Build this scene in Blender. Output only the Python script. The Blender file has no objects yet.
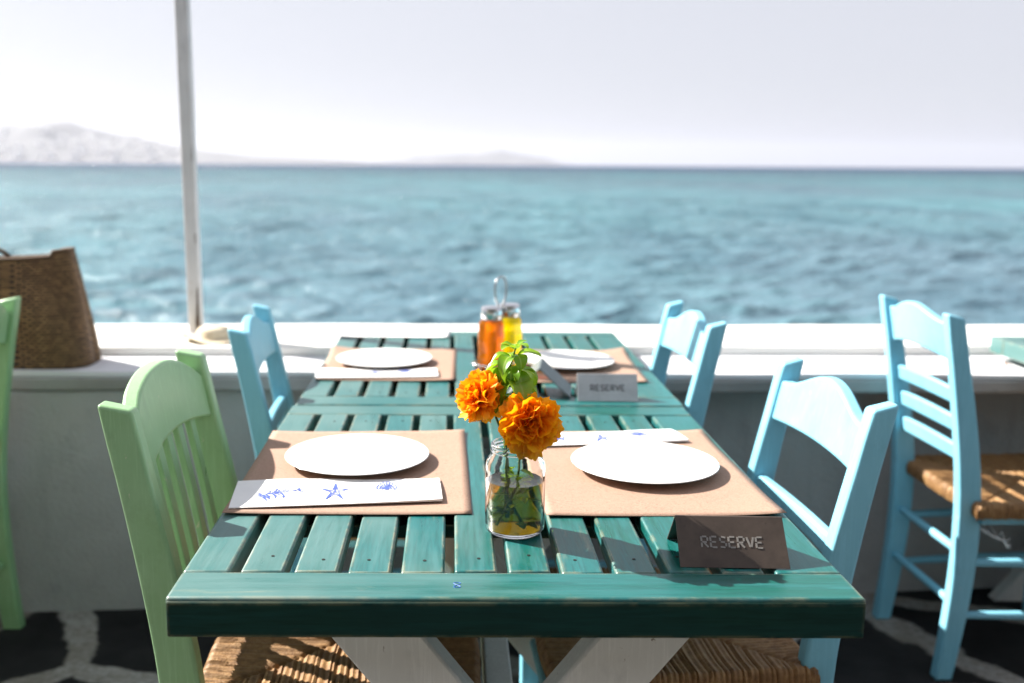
import bpy, math, random
import numpy as np
from mathutils import Vector, Matrix
R = math.radians
random.seed(7)
rng = np.random.default_rng(11)
S = bpy.context.scene
COL = S.collection

# ------------------------------------------------------------------ mesh helpers
class MB:
    """collects geometry for ONE mesh object"""
    def __init__(self):
        self.v = []; self.f = []; self.a = []
    def add(self, vs, fs, att=None):
        o = len(self.v)
        self.v += [tuple(p) for p in vs]
        self.a += list(att) if att is not None else [0.0] * len(vs)
        self.f += [tuple(i + o for i in f) for f in fs]
        return self
    def box(self, x0, x1, y0, y1, z0, z1, M=None):
        vs = [(x, y, z) for z in (z0, z1) for y in (y0, y1) for x in (x0, x1)]
        if M is not None: vs = [M @ Vector(p) for p in vs]
        return self.add(vs, [(0, 2, 3, 1), (4, 5, 7, 6), (0, 1, 5, 4), (2, 6, 7, 3), (0, 4, 6, 2), (1, 3, 7, 5)])
    def rings(self, rs, cap=True, close=True):
        n = len(rs[0]); vs = [p for r in rs for p in r]; fs = []
        for i in range(len(rs) - 1):
            for k in range(n if close else n - 1):
                a, b = i * n + k, i * n + (k + 1) % n
                fs.append((a, b, b + n, a + n))
        if cap:
            fs.append(tuple(range(n - 1, -1, -1)))
            fs.append(tuple(range((len(rs) - 1) * n, len(rs) * n)))
        return self.add(vs, fs)
    def tube(self, pts, rad, n=10, cap=True):
        pts = [Vector(p) for p in pts]; rs = []
        up = Vector((0, 0, 1)); prev = None
        for i, p in enumerate(pts):
            t = (pts[min(i + 1, len(pts) - 1)] - pts[max(i - 1, 0)]).normalized()
            if prev is None:
                a = t.orthogonal().normalized()
            else:
                a = (prev - t * prev.dot(t)).normalized()
            prev = a; b = t.cross(a)
            r = rad[i] if isinstance(rad, (list, tuple)) else rad
            rs.append([p + (a * math.cos(2 * math.pi * k / n) + b * math.sin(2 * math.pi * k / n)) * r for k in range(n)])
        return self.rings(rs, cap)
    def lathe(self, prof, n=48, c=(0, 0, 0)):
        rs = []
        for r, z in prof:
            rs.append([(c[0] + r * math.cos(2 * math.pi * k / n), c[1] + r * math.sin(2 * math.pi * k / n), c[2] + z) for k in range(n)])
        return self.rings(rs, True)
    def grid(self, fn, nu, nv, att=None):
        vs = []; at = []
        for j in range(nv + 1):
            for i in range(nu + 1):
                vs.append(fn(i / nu, j / nv)); at.append(att(i / nu, j / nv) if att else 0.0)
        w = nu + 1
        fs = [(j * w + i, j * w + i + 1, (j + 1) * w + i + 1, (j + 1) * w + i) for j in range(nv) for i in range(nu)]
        return self.add(vs, fs, at)
    def build(self, name, mat, parent=None, bevel=0, smooth=38, solid=0, seg=2, att=False):
        me = bpy.data.meshes.new(name)
        me.from_pydata([tuple(p) for p in self.v], [], self.f)
        if att:
            d = me.attributes.new('tip', 'FLOAT', 'POINT'); d.data.foreach_set('value', self.a)
        if smooth:
            me.polygons.foreach_set('use_smooth', [True] * len(me.polygons))
            if smooth < 180: me.set_sharp_from_angle(angle=R(smooth))
        me.update()
        o = bpy.data.objects.new(name, me); COL.objects.link(o)
        if mat: me.materials.append(mat)
        if parent: o.parent = parent
        if solid:
            m = o.modifiers.new('solid', 'SOLIDIFY'); m.thickness = solid; m.offset = 0
        if bevel:
            m = o.modifiers.new('bevel', 'BEVEL'); m.width = bevel; m.segments = seg; m.limit_method = 'ANGLE'; m.angle_limit = R(40)
            m.harden_normals = False
        return o

def tag(o, label=None, cat=None, group=None, kind=None):
    if label: o['label'] = label
    if cat: o['category'] = cat
    if group: o['group'] = group
    if kind: o['kind'] = kind
    return o
def empty(name, loc=(0, 0, 0), rz=0):
    o = bpy.data.objects.new(name, None); COL.objects.link(o)
    o.location = loc; o.rotation_euler = (0, 0, rz); o.empty_display_size = .1
    return o
def copy_tree(o, parent=None):
    c = o.copy(); COL.objects.link(c)
    if parent: c.parent = parent
    for ch in list(o.children): copy_tree(ch, c)
    return c

# ------------------------------------------------------------------ material helpers
class Mat:
    def __init__(self, name):
        self.m = bpy.data.materials.new(name); self.m.use_nodes = True
        self.t = self.m.node_tree; self.b = self.t.nodes['Principled BSDF']; self.out = self.t.nodes['Material Output']
    def n(self, typ, **kw):
        nd = self.t.nodes.new(typ)
        for k, v in kw.items():
            if k in nd.inputs: self.set(nd.inputs[k], v)
            else: setattr(nd, k, v)
        return nd
    def set(self, sock, v):
        if hasattr(v, 'is_output') or isinstance(v, bpy.types.NodeSocket): self.t.links.new(v, sock)
        elif isinstance(v, (tuple, list)) and len(v) == 3 and sock.type == 'RGBA': sock.default_value = (*v, 1)
        else: sock.default_value = v
    def p(self, **kw):
        for k, v in kw.items(): self.set(self.b.inputs[k.replace('_', ' ')], v)
        return self
    def coord(self, scale=(1, 1, 1), rand=True, what='Object'):
        tc = self.n('ShaderNodeTexCoord').outputs[what]
        mp = self.n('ShaderNodeMapping'); mp.inputs['Scale'].default_value = scale
        if rand:
            oi = self.n('ShaderNodeObjectInfo').outputs['Random']
            ad = self.n('ShaderNodeVectorMath', operation='MULTIPLY_ADD')
            self.t.links.new(oi, ad.inputs[0]); ad.inputs[1].default_value = (7.3, 5.1, 9.7); self.t.links.new(tc, ad.inputs[2])
            tc = ad.outputs[0]
        self.t.links.new(tc, mp.inputs['Vector'])
        return mp.outputs[0]
    def noise(self, vec, scale=5, detail=4, rough=.55, dist=0):
        nd = self.n('ShaderNodeTexNoise'); nd.inputs['Scale'].default_value = scale; nd.inputs['Detail'].default_value = detail
        nd.inputs['Roughness'].default_value = rough; nd.inputs['Distortion'].default_value = dist
        self.t.links.new(vec, nd.inputs['Vector']); return nd.outputs['Fac']
    def ramp(self, fac, stops):
        nd = self.n('ShaderNodeValToRGB'); cr = nd.color_ramp
        while len(cr.elements) < len(stops): cr.elements.new(.5)
        for e, (p, c) in zip(cr.elements, stops):
            e.position = p; e.color = (c, c, c, 1) if not isinstance(c, (tuple, list)) else (*c, 1)
        self.t.links.new(fac, nd.inputs['Fac']); return nd.outputs['Color']
    def mix(self, fac, a, b, blend='MIX'):
        nd = self.n('ShaderNodeMix', data_type='RGBA', blend_type=blend)
        self.set(nd.inputs[0], fac); self.set(nd.inputs[6], a); self.set(nd.inputs[7], b); return nd.outputs[2]
    def math(self, op, a, b=0.0, clamp=False):
        nd = self.n('ShaderNodeMath', operation=op); nd.use_clamp = clamp
        self.set(nd.inputs[0], a); self.set(nd.inputs[1], b); return nd.outputs[0]
    def bump(self, h, strength=.3, dist=.002, normal=None):
        nd = self.n('ShaderNodeBump'); nd.inputs['Strength'].default_value = strength; nd.inputs['Distance'].default_value = dist
        self.t.links.new(h, nd.inputs['Height'])
        if normal is not None: self.t.links.new(normal, nd.inputs['Normal'])
        self.t.links.new(nd.outputs[0], self.b.inputs['Normal']); return nd.outputs[0]
    def edge(self, radius=.004):
        """worn-edge mask: where the rounded normal leaves the true one"""
        bv = self.n('ShaderNodeBevel', samples=4); bv.inputs['Radius'].default_value = radius
        g = self.n('ShaderNodeNewGeometry')
        d = self.n('ShaderNodeVectorMath', operation='DOT_PRODUCT')
        self.t.links.new(bv.outputs[0], d.inputs[0]); self.t.links.new(g.outputs['Normal'], d.inputs[1])
        return self.math('SUBTRACT', 1.0, d.outputs['Value'], True)

def stained_wood(name, ca, cb, cc, axis, worn=(.42, .33, .19), wear=1.0, rough=.34, left_sheen=False):
    m = Mat(name)
    sc = [14, 14, 14]; sc['xyz'.index(axis)] = .9
    v = m.coord(tuple(sc)); v2 = m.coord((3, 3, 3))
    isl = m.n('ShaderNodeNewGeometry').outputs['Random Per Island']
    g1 = m.noise(v, 5, 6, .65, .6); g2 = m.noise(v, 22, 3, .6); big = m.noise(v2, 1.7, 3, .5)
    c = m.mix(m.ramp(big, [(.38, 0), (.62, 1)]), ca, cb)
    c = m.mix(m.ramp(g1, [(.40, 0), (.72, 1)]), c, cc)
    c = m.mix(m.math('MULTIPLY', isl, .35), c, cb)
    dark = m.ramp(g2, [(.3, .72), (.55, 1)])
    c = m.mix(1.0, c, dark, 'MULTIPLY')
    if left_sheen:  # sky sheen painted into the colour: wood gets paler towards the left
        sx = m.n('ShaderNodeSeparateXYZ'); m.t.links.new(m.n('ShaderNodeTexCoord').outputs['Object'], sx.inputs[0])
        sheen = m.math('ADD', m.math('MULTIPLY', sx.outputs[0], -1.0), m.math('MULTIPLY', m.math('SUBTRACT', big, .5), 1.1))
        sheen = m.math('ADD', sheen, m.math('MULTIPLY', m.math('SUBTRACT', g1, .5), .5))
        c = m.mix(m.ramp(sheen, [(.0, 0), (.42, .8)]), c, (.085, .172, .166))
    # bare scuffs along the grain, and rubbed edges
    sc2 = [9, 9, 9]; sc2['xyz'.index(axis)] = 1.6
    scr = m.ramp(m.noise(m.coord(tuple(sc2)), 3.2, 8, .7, .3), [(.62, 0), (.72, .9)])
    e = m.ramp(m.edge(.005), [(.003, 0), (.06, 1)])
    en = m.ramp(m.noise(m.coord((1, 1, 1)), 22, 5, .65), [(.42, 0), (.60, 1)])
    em = m.math('MULTIPLY', m.math('MULTIPLY', e, en), wear)
    fac = m.math('MAXIMUM', em, m.math('MULTIPLY', scr, .35 * wear))
    c = m.mix(fac, c, worn)
    rg = m.ramp(g1, [(.3, rough - .08), (.8, rough + .15)])
    m.p(Base_Color=c, Roughness=rg)
    m.bump(m.mix(.5, g1, g2), .22, .0012)
    return m.m

def paint(name, col, col2, worn=(.55, .45, .32), wear=.6, rough=.38, spots=None):
    m = Mat(name)
    big = m.noise(m.coord((1, 1, 1)), 7, 4, .6); fine = m.noise(m.coord((30, 30, 4)), 6, 4, .6)
    c = m.mix(m.ramp(big, [(.35, 0), (.7, 1)]), col, col2)
    e = m.ramp(m.edge(.003), [(.01, 0), (.14, 1)])
    en = m.ramp(m.noise(m.coord((1, 1, 1)), 38, 5, .7), [(.50, 0), (.60, 1)])
    c = m.mix(m.math('MULTIPLY', m.math('MULTIPLY', e, en), wear), c, worn)
    chips = m.ramp(m.noise(m.coord((2, 2, 1)), 24, 6, .72), [(.665, 0), (.685, 1)])
    c = m.mix(m.math('MULTIPLY', chips, wear), c, spots or worn)
    st = m.noise(m.coord((55, 55, 3)), 3, 5, .7)
    c = m.mix(m.ramp(st, [(.5, 0), (.75, .35)]), c, tuple(min(1, x * 1.35 + .05) for x in col2))
    gr = m.noise(m.coord((3, 3, 2)), 5, 6, .7)
    c = m.mix(m.ramp(gr, [(.56, 0), (.72, .30)]), c, tuple(x * .55 for x in col))
    m.p(Base_Color=c, Roughness=m.ramp(big, [(.3, rough), (.8, rough + .16)]))
    m.bump(m.mix(.4, fine, big), .3, .0016)
    return m.m

def plain(name, col, rough=.5, metallic=0, **kw):
    m = Mat(name); m.p(Base_Color=col, Roughness=rough, Metallic=metallic, **kw); return m.m

TEAL_A, TEAL_B, TEAL_C = (.007, .112, .116), (.003, .084, .066), (.026, .152, .162)
M = {}
M['teal_y'] = stained_wood('teal_wood_lengthwise', TEAL_A, TEAL_B, TEAL_C, 'y', wear=.8, left_sheen=True)
M['teal_x'] = stained_wood('teal_wood_crosswise', TEAL_A, TEAL_B, TEAL_C, 'x', wear=.9, left_sheen=True)
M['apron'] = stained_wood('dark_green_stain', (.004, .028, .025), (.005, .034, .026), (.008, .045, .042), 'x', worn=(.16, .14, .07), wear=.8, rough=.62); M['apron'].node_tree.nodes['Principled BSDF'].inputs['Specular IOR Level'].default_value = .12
M['blue'] = paint('light_blue_paint', (.195, .515, .665), (.225, .545, .690), worn=(.55, .66, .68), wear=.5)
M['green'] = paint('pale_green_paint', (.235, .425, .205), (.285, .475, .260), worn=(.62, .60, .45), wear=.8, rough=.27, spots=(.60, .55, .42))
M['white'] = paint('white_leg_paint', (.62, .62, .60), (.70, .70, .68), worn=(.18, .14, .10), wear=.9, rough=.5)
M['pole'] = paint('white_pole_paint', (.50, .50, .51), (.58, .58, .59), worn=(.16, .09, .05), wear=1.0, rough=.5, spots=(.13, .07, .04))

def straw():
    m = Mat('rush_straw')
    v = m.coord((1, 1, 1)); n1 = m.noise(v, 60, 5, .7); n2 = m.noise(v, 9, 3, .5); n3 = m.noise(v, 260, 3, .6)
    c = m.ramp(n1, [(.25, (.105, .048, .015)), (.5, (.25, .130, .046)), (.75, (.40, .24, .10))])
    c = m.mix(m.ramp(n2, [(.4, 0), (.7, .6)]), c, (.22, .11, .036))
    m.p(Base_Color=c, Roughness=.62); m.bump(n3, .5, .002); return m.m
M['straw'] = straw()

def kraft():
    m = Mat('kraft_paper')
    v = m.coord((1, 1, 1)); n1 = m.noise(v, 420, 2, .7); n2 = m.noise(v, 14, 4, .6); n3 = m.noise(v, 150, 4, .8)
    c = m.ramp(n1, [(.3, (.245, .150, .105)), (.55, (.335, .215, .155)), (.8, (.42, .285, .215))])
    c = m.mix(m.ramp(n2, [(.35, 0), (.75, .55)]), c, (.36, .225, .160))
    c = m.mix(m.ramp(n3, [(.56, 0), (.68, .8)]), c, (.19, .11, .075))
    m.p(Base_Color=c, Roughness=.75); m.bump(m.mix(.5, n1, n2), .3, .0008); return m.m
M['kraft'] = kraft()
M['china'] = plain('white_china', (.80, .79, .77), .12)
def paper():
    m = Mat('white_paper'); n = m.noise(m.coord((1, 1, 1)), 18, 4, .6)
    m.p(Base_Color=m.ramp(n, [(.3, (.74, .74, .75)), (.7, (.80, .80, .80))]), Roughness=.7); m.bump(n, .3, .002); return m.m
M['paper'] = paper()
M['ink'] = plain('blue_print_ink', (.045, .085, .36), .7)
M['pen'] = plain('blue_pen', (.02, .10, .42), .5)
M['nail'] = plain('dark_nail', (.03, .025, .02), .5, .6)
M['chrome'] = plain('chrome', (.62, .62, .63), .16, 1); M['steel'] = plain('dull_steel', (.34, .34, .35), .28, 1)

def metal_sign(name, a, b, rough, metallic):
    m = Mat(name); v = m.coord((1, 1, 1)); n = m.noise(v, 26, 6, .65); n2 = m.noise(v, 190, 3, .6)
    c = m.mix(m.ramp(n, [(.35, 0), (.7, 1)]), a, b)
    c = m.mix(m.ramp(n2, [(.62, 0), (.75, .5)]), c, tuple(x * .6 for x in a))
    m.p(Base_Color=c, Roughness=rough, Metallic=metallic); m.bump(m.mix(.5, n, n2), .2, .001); return m.m
M['sign_dark'] = metal_sign('rusted_sheet', (.050, .036, .028), (.085, .062, .048), .5, .35)
M['sign_pale'] = metal_sign('galvanised_sheet', (.42, .41, .42), (.52, .51, .52), .55, .25)
M['sign_slate'] = metal_sign('slate_grey_sheet', (.10, .13, .14), (.14, .17, .18), .5, .3)
M['stencil_pale'] = plain('bare_metal_letters', (.215, .20, .185), .5, .2)
M['stencil_grey'] = plain('grey_metal_letters', (.07, .07, .075), .5, .2)

def glass(name, col=(1, 1, 1)):
    """thin-walled clear glass: what is behind shows through, the sky reflects off it"""
    m = Mat(name); m.t.nodes.remove(m.b)
    tr = m.n('ShaderNodeBsdfTransparent'); tr.inputs[0].default_value = (*col, 1)
    gl = m.n('ShaderNodeBsdfGlossy'); gl.inputs['Roughness'].default_value = .03
    lw = m.n('ShaderNodeLayerWeight'); lw.inputs['Blend'].default_value = .25
    tr2 = m.n('ShaderNodeBsdfTransparent'); tr2.inputs[0].default_value = (.80, .84, .80, 1)
    mx0 = m.n('ShaderNodeMixShader'); m.t.links.new(m.ramp(lw.outputs['Facing'], [(.80, 0), (1, .7)]), mx0.inputs[0])
    m.t.links.new(tr.outputs[0], mx0.inputs[1]); m.t.links.new(tr2.outputs[0], mx0.inputs[2])
    mx = m.n('ShaderNodeMixShader'); m.t.links.new(m.ramp(lw.outputs['Facing'], [(.2, .04), (.8, .12), (1, .5)]), mx.inputs[0])
    m.t.links.new(mx0.outputs[0], mx.inputs[1]); m.t.links.new(gl.outputs[0], mx.inputs[2]); m.t.links.new(mx.outputs[0], m.out.inputs['Surface'])
    return m.m
M['thin_glass'] = glass('thin_bottle_glass', (.96, .97, .95))
def thick_glass():
    m = Mat('jar_glass'); m.p(Base_Color=(.97, .98, .96), Roughness=0.0, IOR=1.45, Transmission_Weight=1.0); return m.m
M['glass'] = thick_glass()
def tinted_water(name, col, dens):
    m = Mat(name); m.p(Base_Color=(1, 1, 1), Roughness=.02, IOR=1.33, Transmission_Weight=1.0)
    ab = m.n('ShaderNodeVolumeAbsorption'); ab.inputs['Color'].default_value = (*col, 1); ab.inputs['Density'].default_value = dens
    m.t.links.new(ab.outputs[0], m.out.inputs['Volume']); return m.m
def turbid(name, tint, body, cloudy, refr=True):
    """coloured liquid: partly clear and tinted, partly clouded so that light glows through it"""
    m = Mat(name); m.t.nodes.remove(m.b)
    if refr:
        a = m.n('ShaderNodeBsdfRefraction'); a.inputs['IOR'].default_value = 1.33; a.inputs['Roughness'].default_value = .02
    else: a = m.n('ShaderNodeBsdfTransparent')
    a.inputs['Color'].default_value = (*tint, 1)
    t = m.n('ShaderNodeBsdfTranslucent'); t.inputs['Color'].default_value = (*body, 1)
    d = m.n('ShaderNodeBsdfDiffuse'); d.inputs['Color'].default_value = (*body, 1)
    td = m.n('ShaderNodeMixShader'); td.inputs[0].default_value = .3; m.t.links.new(t.outputs[0], td.inputs[1]); m.t.links.new(d.outputs[0], td.inputs[2])
    n = m.noise(m.coord((1, 1, 1)), 60, 4, .6)
    mx = m.n('ShaderNodeMixShader'); m.t.links.new(m.ramp(n, [(.3, cloudy - .12), (.7, cloudy + .12)]), mx.inputs[0])
    m.t.links.new(a.outputs[0], mx.inputs[1]); m.t.links.new(td.outputs[0], mx.inputs[2])
    g = m.n('ShaderNodeBsdfGlossy'); g.inputs['Roughness'].default_value = .06
    fr = m.n('ShaderNodeFresnel'); fr.inputs['IOR'].default_value = 1.33
    m2 = m.n('ShaderNodeMixShader'); m.t.links.new(fr.outputs[0], m2.inputs[0]); m.t.links.new(mx.outputs[0], m2.inputs[1]); m.t.links.new(g.outputs[0], m2.inputs[2])
    m.t.links.new(m2.outputs[0], m.out.inputs['Surface']); return m.m
M['flower_water'] = tinted_water('stale_flower_water', (.80, .70, .06), 74)
M['vinegar'] = turbid('orange_vinegar', (1, .48, .03), (.95, .36, .008), .52, False)
M['oil'] = turbid('yellow_oil', (1, .85, .06), (.95, .78, .015), .52, False)

def petal_mat():
    m = Mat('marigold_petal'); m.t.nodes.remove(m.b)
    at = m.n('ShaderNodeAttribute', attribute_name='tip').outputs['Fac']
    isl = m.n('ShaderNodeNewGeometry').outputs['Random Per Island']
    c = m.ramp(at, [(0, (.60, .085, .0)), (.5, (.93, .25, .0)), (1, (.98, .43, .006))])
    c = m.mix(m.math('MULTIPLY', isl, .55), c, (.98, .50, .008))
    d = m.n('ShaderNodeBsdfPrincipled'); m.set(d.inputs['Base Color'], c); d.inputs['Roughness'].default_value = .5
    tr = m.n('ShaderNodeBsdfTranslucent'); m.set(tr.inputs['Color'], c)
    mx = m.n('ShaderNodeMixShader'); mx.inputs[0].default_value = .38
    m.t.links.new(d.outputs[0], mx.inputs[1]); m.t.links.new(tr.outputs[0], mx.inputs[2]); m.t.links.new(mx.outputs[0], m.out.inputs['Surface'])
    return m.m
def leaf_mat(name, a, b, vein, tl=.4):
    m = Mat(name); m.t.nodes.remove(m.b)
    at = m.n('ShaderNodeAttribute', attribute_name='tip').outputs['Fac']
    isl = m.n('ShaderNodeNewGeometry').outputs['Random Per Island']
    c = m.mix(isl, a, b); c = m.mix(m.ramp(at, [(.0, 1), (.16, 0)]), c, vein)
    d = m.n('ShaderNodeBsdfPrincipled'); m.set(d.inputs['Base Color'], c); d.inputs['Roughness'].default_value = .34
    tr = m.n('ShaderNodeBsdfTranslucent'); m.set(tr.inputs['Color'], m.mix(.5, c, (.42, .62, .02)))
    mx = m.n('ShaderNodeMixShader'); mx.inputs[0].default_value = tl
    m.t.links.new(d.outputs[0], mx.inputs[1]); m.t.links.new(tr.outputs[0], mx.inputs[2]); m.t.links.new(mx.outputs[0], m.out.inputs['Surface'])
    return m.m
M['petal'] = petal_mat()
M['leaf'] = leaf_mat('basil_leaf', (.13, .29, .012), (.30, .47, .03), (.36, .48, .10))
M['stem'] = plain('green_stem', (.07, .14, .02), .5)
M['dead_leaf'] = plain('dried_leaf', (.22, .09, .03), .7)

def plaster():
    m = Mat('grey_plaster'); v = m.coord((1, 1, 1), False)
    n1 = m.noise(v, 1.8, 5, .6, .3); n2 = m.noise(v, 11, 5, .65); n3 = m.noise(v, 90, 3, .6)
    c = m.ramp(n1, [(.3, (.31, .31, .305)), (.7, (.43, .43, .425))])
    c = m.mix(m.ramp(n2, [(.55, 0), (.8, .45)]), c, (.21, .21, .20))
    drip = m.ramp(m.noise(m.coord((7, 7, .8), False), 2.2, 4, .6), [(.58, 0), (.75, .4)])
    c = m.mix(drip, c, (.22, .22, .21))
    m.p(Base_Color=c, Roughness=.85); m.bump(m.mix(.35, m.mix(.5, n1, n2), n3), .8, .012); return m.m
M['plaster'] = plaster()
def limewash(name, a, b, stain):
    m = Mat(name); v = m.coord((1, 1, 1), False)
    n1 = m.noise(v, 3.2, 5, .6, .3); n2 = m.noise(v, 40, 5, .7)
    c = m.mix(m.ramp(n1, [(.35, 0), (.7, 1)]), a, b)
    c = m.mix(m.ramp(n2, [(.62, 0), (.78, .6)]), c, stain)
    m.p(Base_Color=c, Roughness=.8); m.bump(m.mix(.5, n1, n2), .3, .003); return m.m
M['ledge'] = limewash('pale_ledge_stone', (.60, .60, .63), (.68, .68, .70), (.42, .40, .38))
M['kerb'] = limewash('white_limewash', (.78, .76, .72), (.82, .81, .78), (.60, .52, .42))
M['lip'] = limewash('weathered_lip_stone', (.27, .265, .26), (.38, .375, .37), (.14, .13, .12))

def paving():
    m = Mat('slate_paving_white_joints'); v0 = m.coord((1, 1, 1), False)
    w = m.n('ShaderNodeTexNoise'); w.inputs['Scale'].default_value = 3.2; w.inputs['Detail'].default_value = 3; m.t.links.new(v0, w.inputs['Vector'])
    ad = m.n('ShaderNodeVectorMath', operation='MULTIPLY_ADD'); m.t.links.new(w.outputs['Color'], ad.inputs[0]); ad.inputs[1].default_value = (.22, .22, 0); m.t.links.new(v0, ad.inputs[2])
    vo = m.n('ShaderNodeTexVoronoi', feature='DISTANCE_TO_EDGE', voronoi_dimensions='2D'); vo.inputs['Scale'].default_value = 2.35; m.t.links.new(ad.outputs[0], vo.inputs['Vector'])
    ed = m.math('ADD', vo.outputs['Distance'], m.math('MULTIPLY', m.math('SUBTRACT', m.noise(v0, 14, 5, .7), .5), .09))
    joint = m.ramp(ed, [(.085, 1), (.115, 0)])
    n1 = m.noise(v0, 5, 5, .65); n2 = m.noise(v0, 60, 4, .7)
    stone = m.ramp(n1, [(.3, (.008, .008, .009)), (.7, (.026, .026, .026))])
    lime = m.ramp(n2, [(.3, (.18, .17, .15)), (.6, (.40, .385, .36))])
    lime = m.mix(m.ramp(n1, [(.4, 0), (.65, .7)]), lime, (.17, .145, .11))
    m.p(Base_Color=m.mix(joint, stone, lime), Roughness=.85, Specular_IOR_Level=.15)
    m.bump(m.mix(.35, m.ramp(ed, [(.05, 0), (.14, 1)]), n2), .6, .008); return m.m
M['paving'] = paving()

def water():
    m = Mat('aegean_water'); v = m.coord((1, 1, 1), False)
    p1 = m.noise(m.coord((.03, .012, 1), False), 1.0, 4, .6, .4); p2 = m.noise(m.coord((.22, .10, 1), False), 1.0, 3, .6)
    c = m.mix(m.ramp(p1, [(.36, 0), (.62, 1)]), (.110, .185, .235), (.115, .258, .298))
    c = m.mix(m.ramp(p2, [(.45, .0), (.7, .5)]), c, (.018, .064, .104))
    # the bottom drops away from the shore: deep blue water farther out
    sep = m.n('ShaderNodeSeparateXYZ'); m.t.links.new(v, sep.inputs[0])
    dep = m.ramp(m.math('MULTIPLY', m.math('ADD', sep.outputs[1], m.math('MULTIPLY', p1, 160.0)), 1 / 900.0), [(.22, 0), (1, 1)])
    c = m.mix(dep, c, (.010, .036, .105))
    b1 = m.noise(m.coord((1.4, 2.2, 1), False), 2.4, 6, .66, .3); b2 = m.noise(m.coord((.25, .5, 1), False), 1.0, 8, .66, .3)
    m.p(Base_Color=c, Roughness=.6, Specular_IOR_Level=0.0)
    bb = m.n('ShaderNodeBump'); bb.inputs['Strength'].default_value = .9; bb.inputs['Distance'].default_value = 1.0; far = m.math('MINIMUM', m.math('MAXIMUM', m.math('MULTIPLY', sep.outputs[1], 1 / 45.0), .25), 7.0)   # beyond the modelled waves the chop is carried by the bump alone
    m.t.links.new(m.math('MULTIPLY', b2, far), bb.inputs['Height'])
    nb = m.bump(b1, .7, .09, bb.outputs[0])
    gl = m.n('ShaderNodeBsdfGlossy'); gl.inputs['Roughness'].default_value = .16; m.t.links.new(nb, gl.inputs['Normal'])
    fr = m.n('ShaderNodeFresnel'); fr.inputs['IOR'].default_value = 1.33; m.t.links.new(nb, fr.inputs['Normal'])
    mx = m.n('ShaderNodeMixShader'); m.t.links.new(m.math('MINIMUM', fr.outputs[0], .27), mx.inputs[0])
    m.t.links.new(m.b.outputs[0], mx.inputs[1]); m.t.links.new(gl.outputs[0], mx.inputs[2]); m.t.links.new(mx.outputs[0], m.out.inputs['Surface'])
    return m.m
M['water'] = water()
def hillmat():
    m = Mat('dry_hillside'); v = m.coord((1, 1, 1), False)
    n1 = m.noise(v, .012, 6, .6); n2 = m.noise(v, .05, 5, .65)
    c = m.ramp(n1, [(.35, (.095, .098, .11)), (.65, (.145, .145, .155))]); c = m.mix(m.ramp(n2, [(.5, 0), (.7, .6)]), c, (.075, .085, .075))
    m.p(Base_Color=c, Roughness=.95); return m.m
M['hill'] = hillmat()
M['house'] = plain('whitewash_far', (.80, .79, .77), .9)
def wicker():
    m = Mat('woven_brown_fibre'); v = m.coord((1, 1, 1), False)
    ck = m.n('ShaderNodeTexBrick'); ck.inputs['Scale'].default_value = 22; m.t.links.new(m.n('ShaderNodeTexCoord').outputs['UV'], ck.inputs['Vector'])
    ck.inputs['Color1'].default_value = (.300, .165, .065, 1); ck.inputs['Color2'].default_value = (.150, .074, .028, 1); ck.inputs['Mortar'].default_value = (.022, .011, .005, 1)
    ck.inputs['Mortar Size'].default_value = .06; ck.inputs['Brick Width'].default_value = .6; ck.inputs['Row Height'].default_value = .35
    n = m.noise(v, 40, 4, .6)
    c = m.mix(.5, ck.outputs['Color'], m.mix(1.0, ck.outputs['Color'], m.ramp(n, [(.3, .5), (.7, 1.3)]), 'MULTIPLY'))
    m.p(Base_Color=c, Roughness=.75); m.bump(m.mix(.7, n, ck.outputs['Fac']), .6, .004); return m.m
M['wicker'] = wicker()
M['rattan'] = plain('handle_fibre', (.10, .052, .024), .7)
M['pale_straw'] = None
def pale_straw():
    m = Mat('pale_straw_plait'); v = m.coord((1, 1, 1), False); n = m.noise(v, 90, 4, .7); n2 = m.noise(v, 12, 3, .5)
    c = m.ramp(n, [(.3, (.50, .40, .26)), (.7, (.74, .64, .48))]); m.p(Base_Color=m.mix(m.ramp(n2, [(.4, 0), (.7, .5)]), c, (.76, .68, .52)), Roughness=.75)
    m.bump(n, .6, .003); return m.m
M['pale_straw'] = pale_straw()
M['unseen_dark_pane'] = plain('unseen_dark_blue_panel', (.02, .05, .10), .4); M['canvas'] = plain('unseen_awning_canvas', (.30, .26, .20), .9)
M['string'] = plain('white_nylon', (.72, .74, .75), .4)

# ------------------------------------------------------------------ ground, wall, sea, hills
g = MB(); nx, ny = 60, 40
g.grid(lambda u, v: (-30 + 60 * u, -30 + 31.95 * v, 0), 2, 2)
tag(g.build('pavement', M['paving'], smooth=0), kind='structure')

def wall_y(x): return 1.635 + .062 * x
def lip_y(x): return 1.562 + .004 * x
wall = empty('sea_wall', (0, 1.7, 0))
tag(wall, 'low grey plaster sea wall with a white ledge, between the tables and the water', 'wall', kind='thing')
XS = list(np.linspace(-9, 9, 181))
def wn(x, s): return .006 * math.sin(x * 3.1 + s) + .004 * math.sin(x * 7.7 + s * 2) + .003 * math.sin(x * 17.3 + s * 3)
def strip(name, prof, mat, bev=.006):
    rs = [[(x, y - 1.7, z) for y, z in prof(x)] for x in XS]
    return MB().rings(rs).build(name, mat, wall, bevel=bev, smooth=50)
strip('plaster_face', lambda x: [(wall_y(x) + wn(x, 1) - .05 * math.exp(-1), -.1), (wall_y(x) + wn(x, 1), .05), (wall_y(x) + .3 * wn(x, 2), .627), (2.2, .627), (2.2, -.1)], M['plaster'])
strip('ledge_lip', lambda x: [(lip_y(x) + wn(x, 4), .629), (lip_y(x) + wn(x, 3), .667), (2.19, .667), (2.19, .629)], M['lip'])
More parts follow.
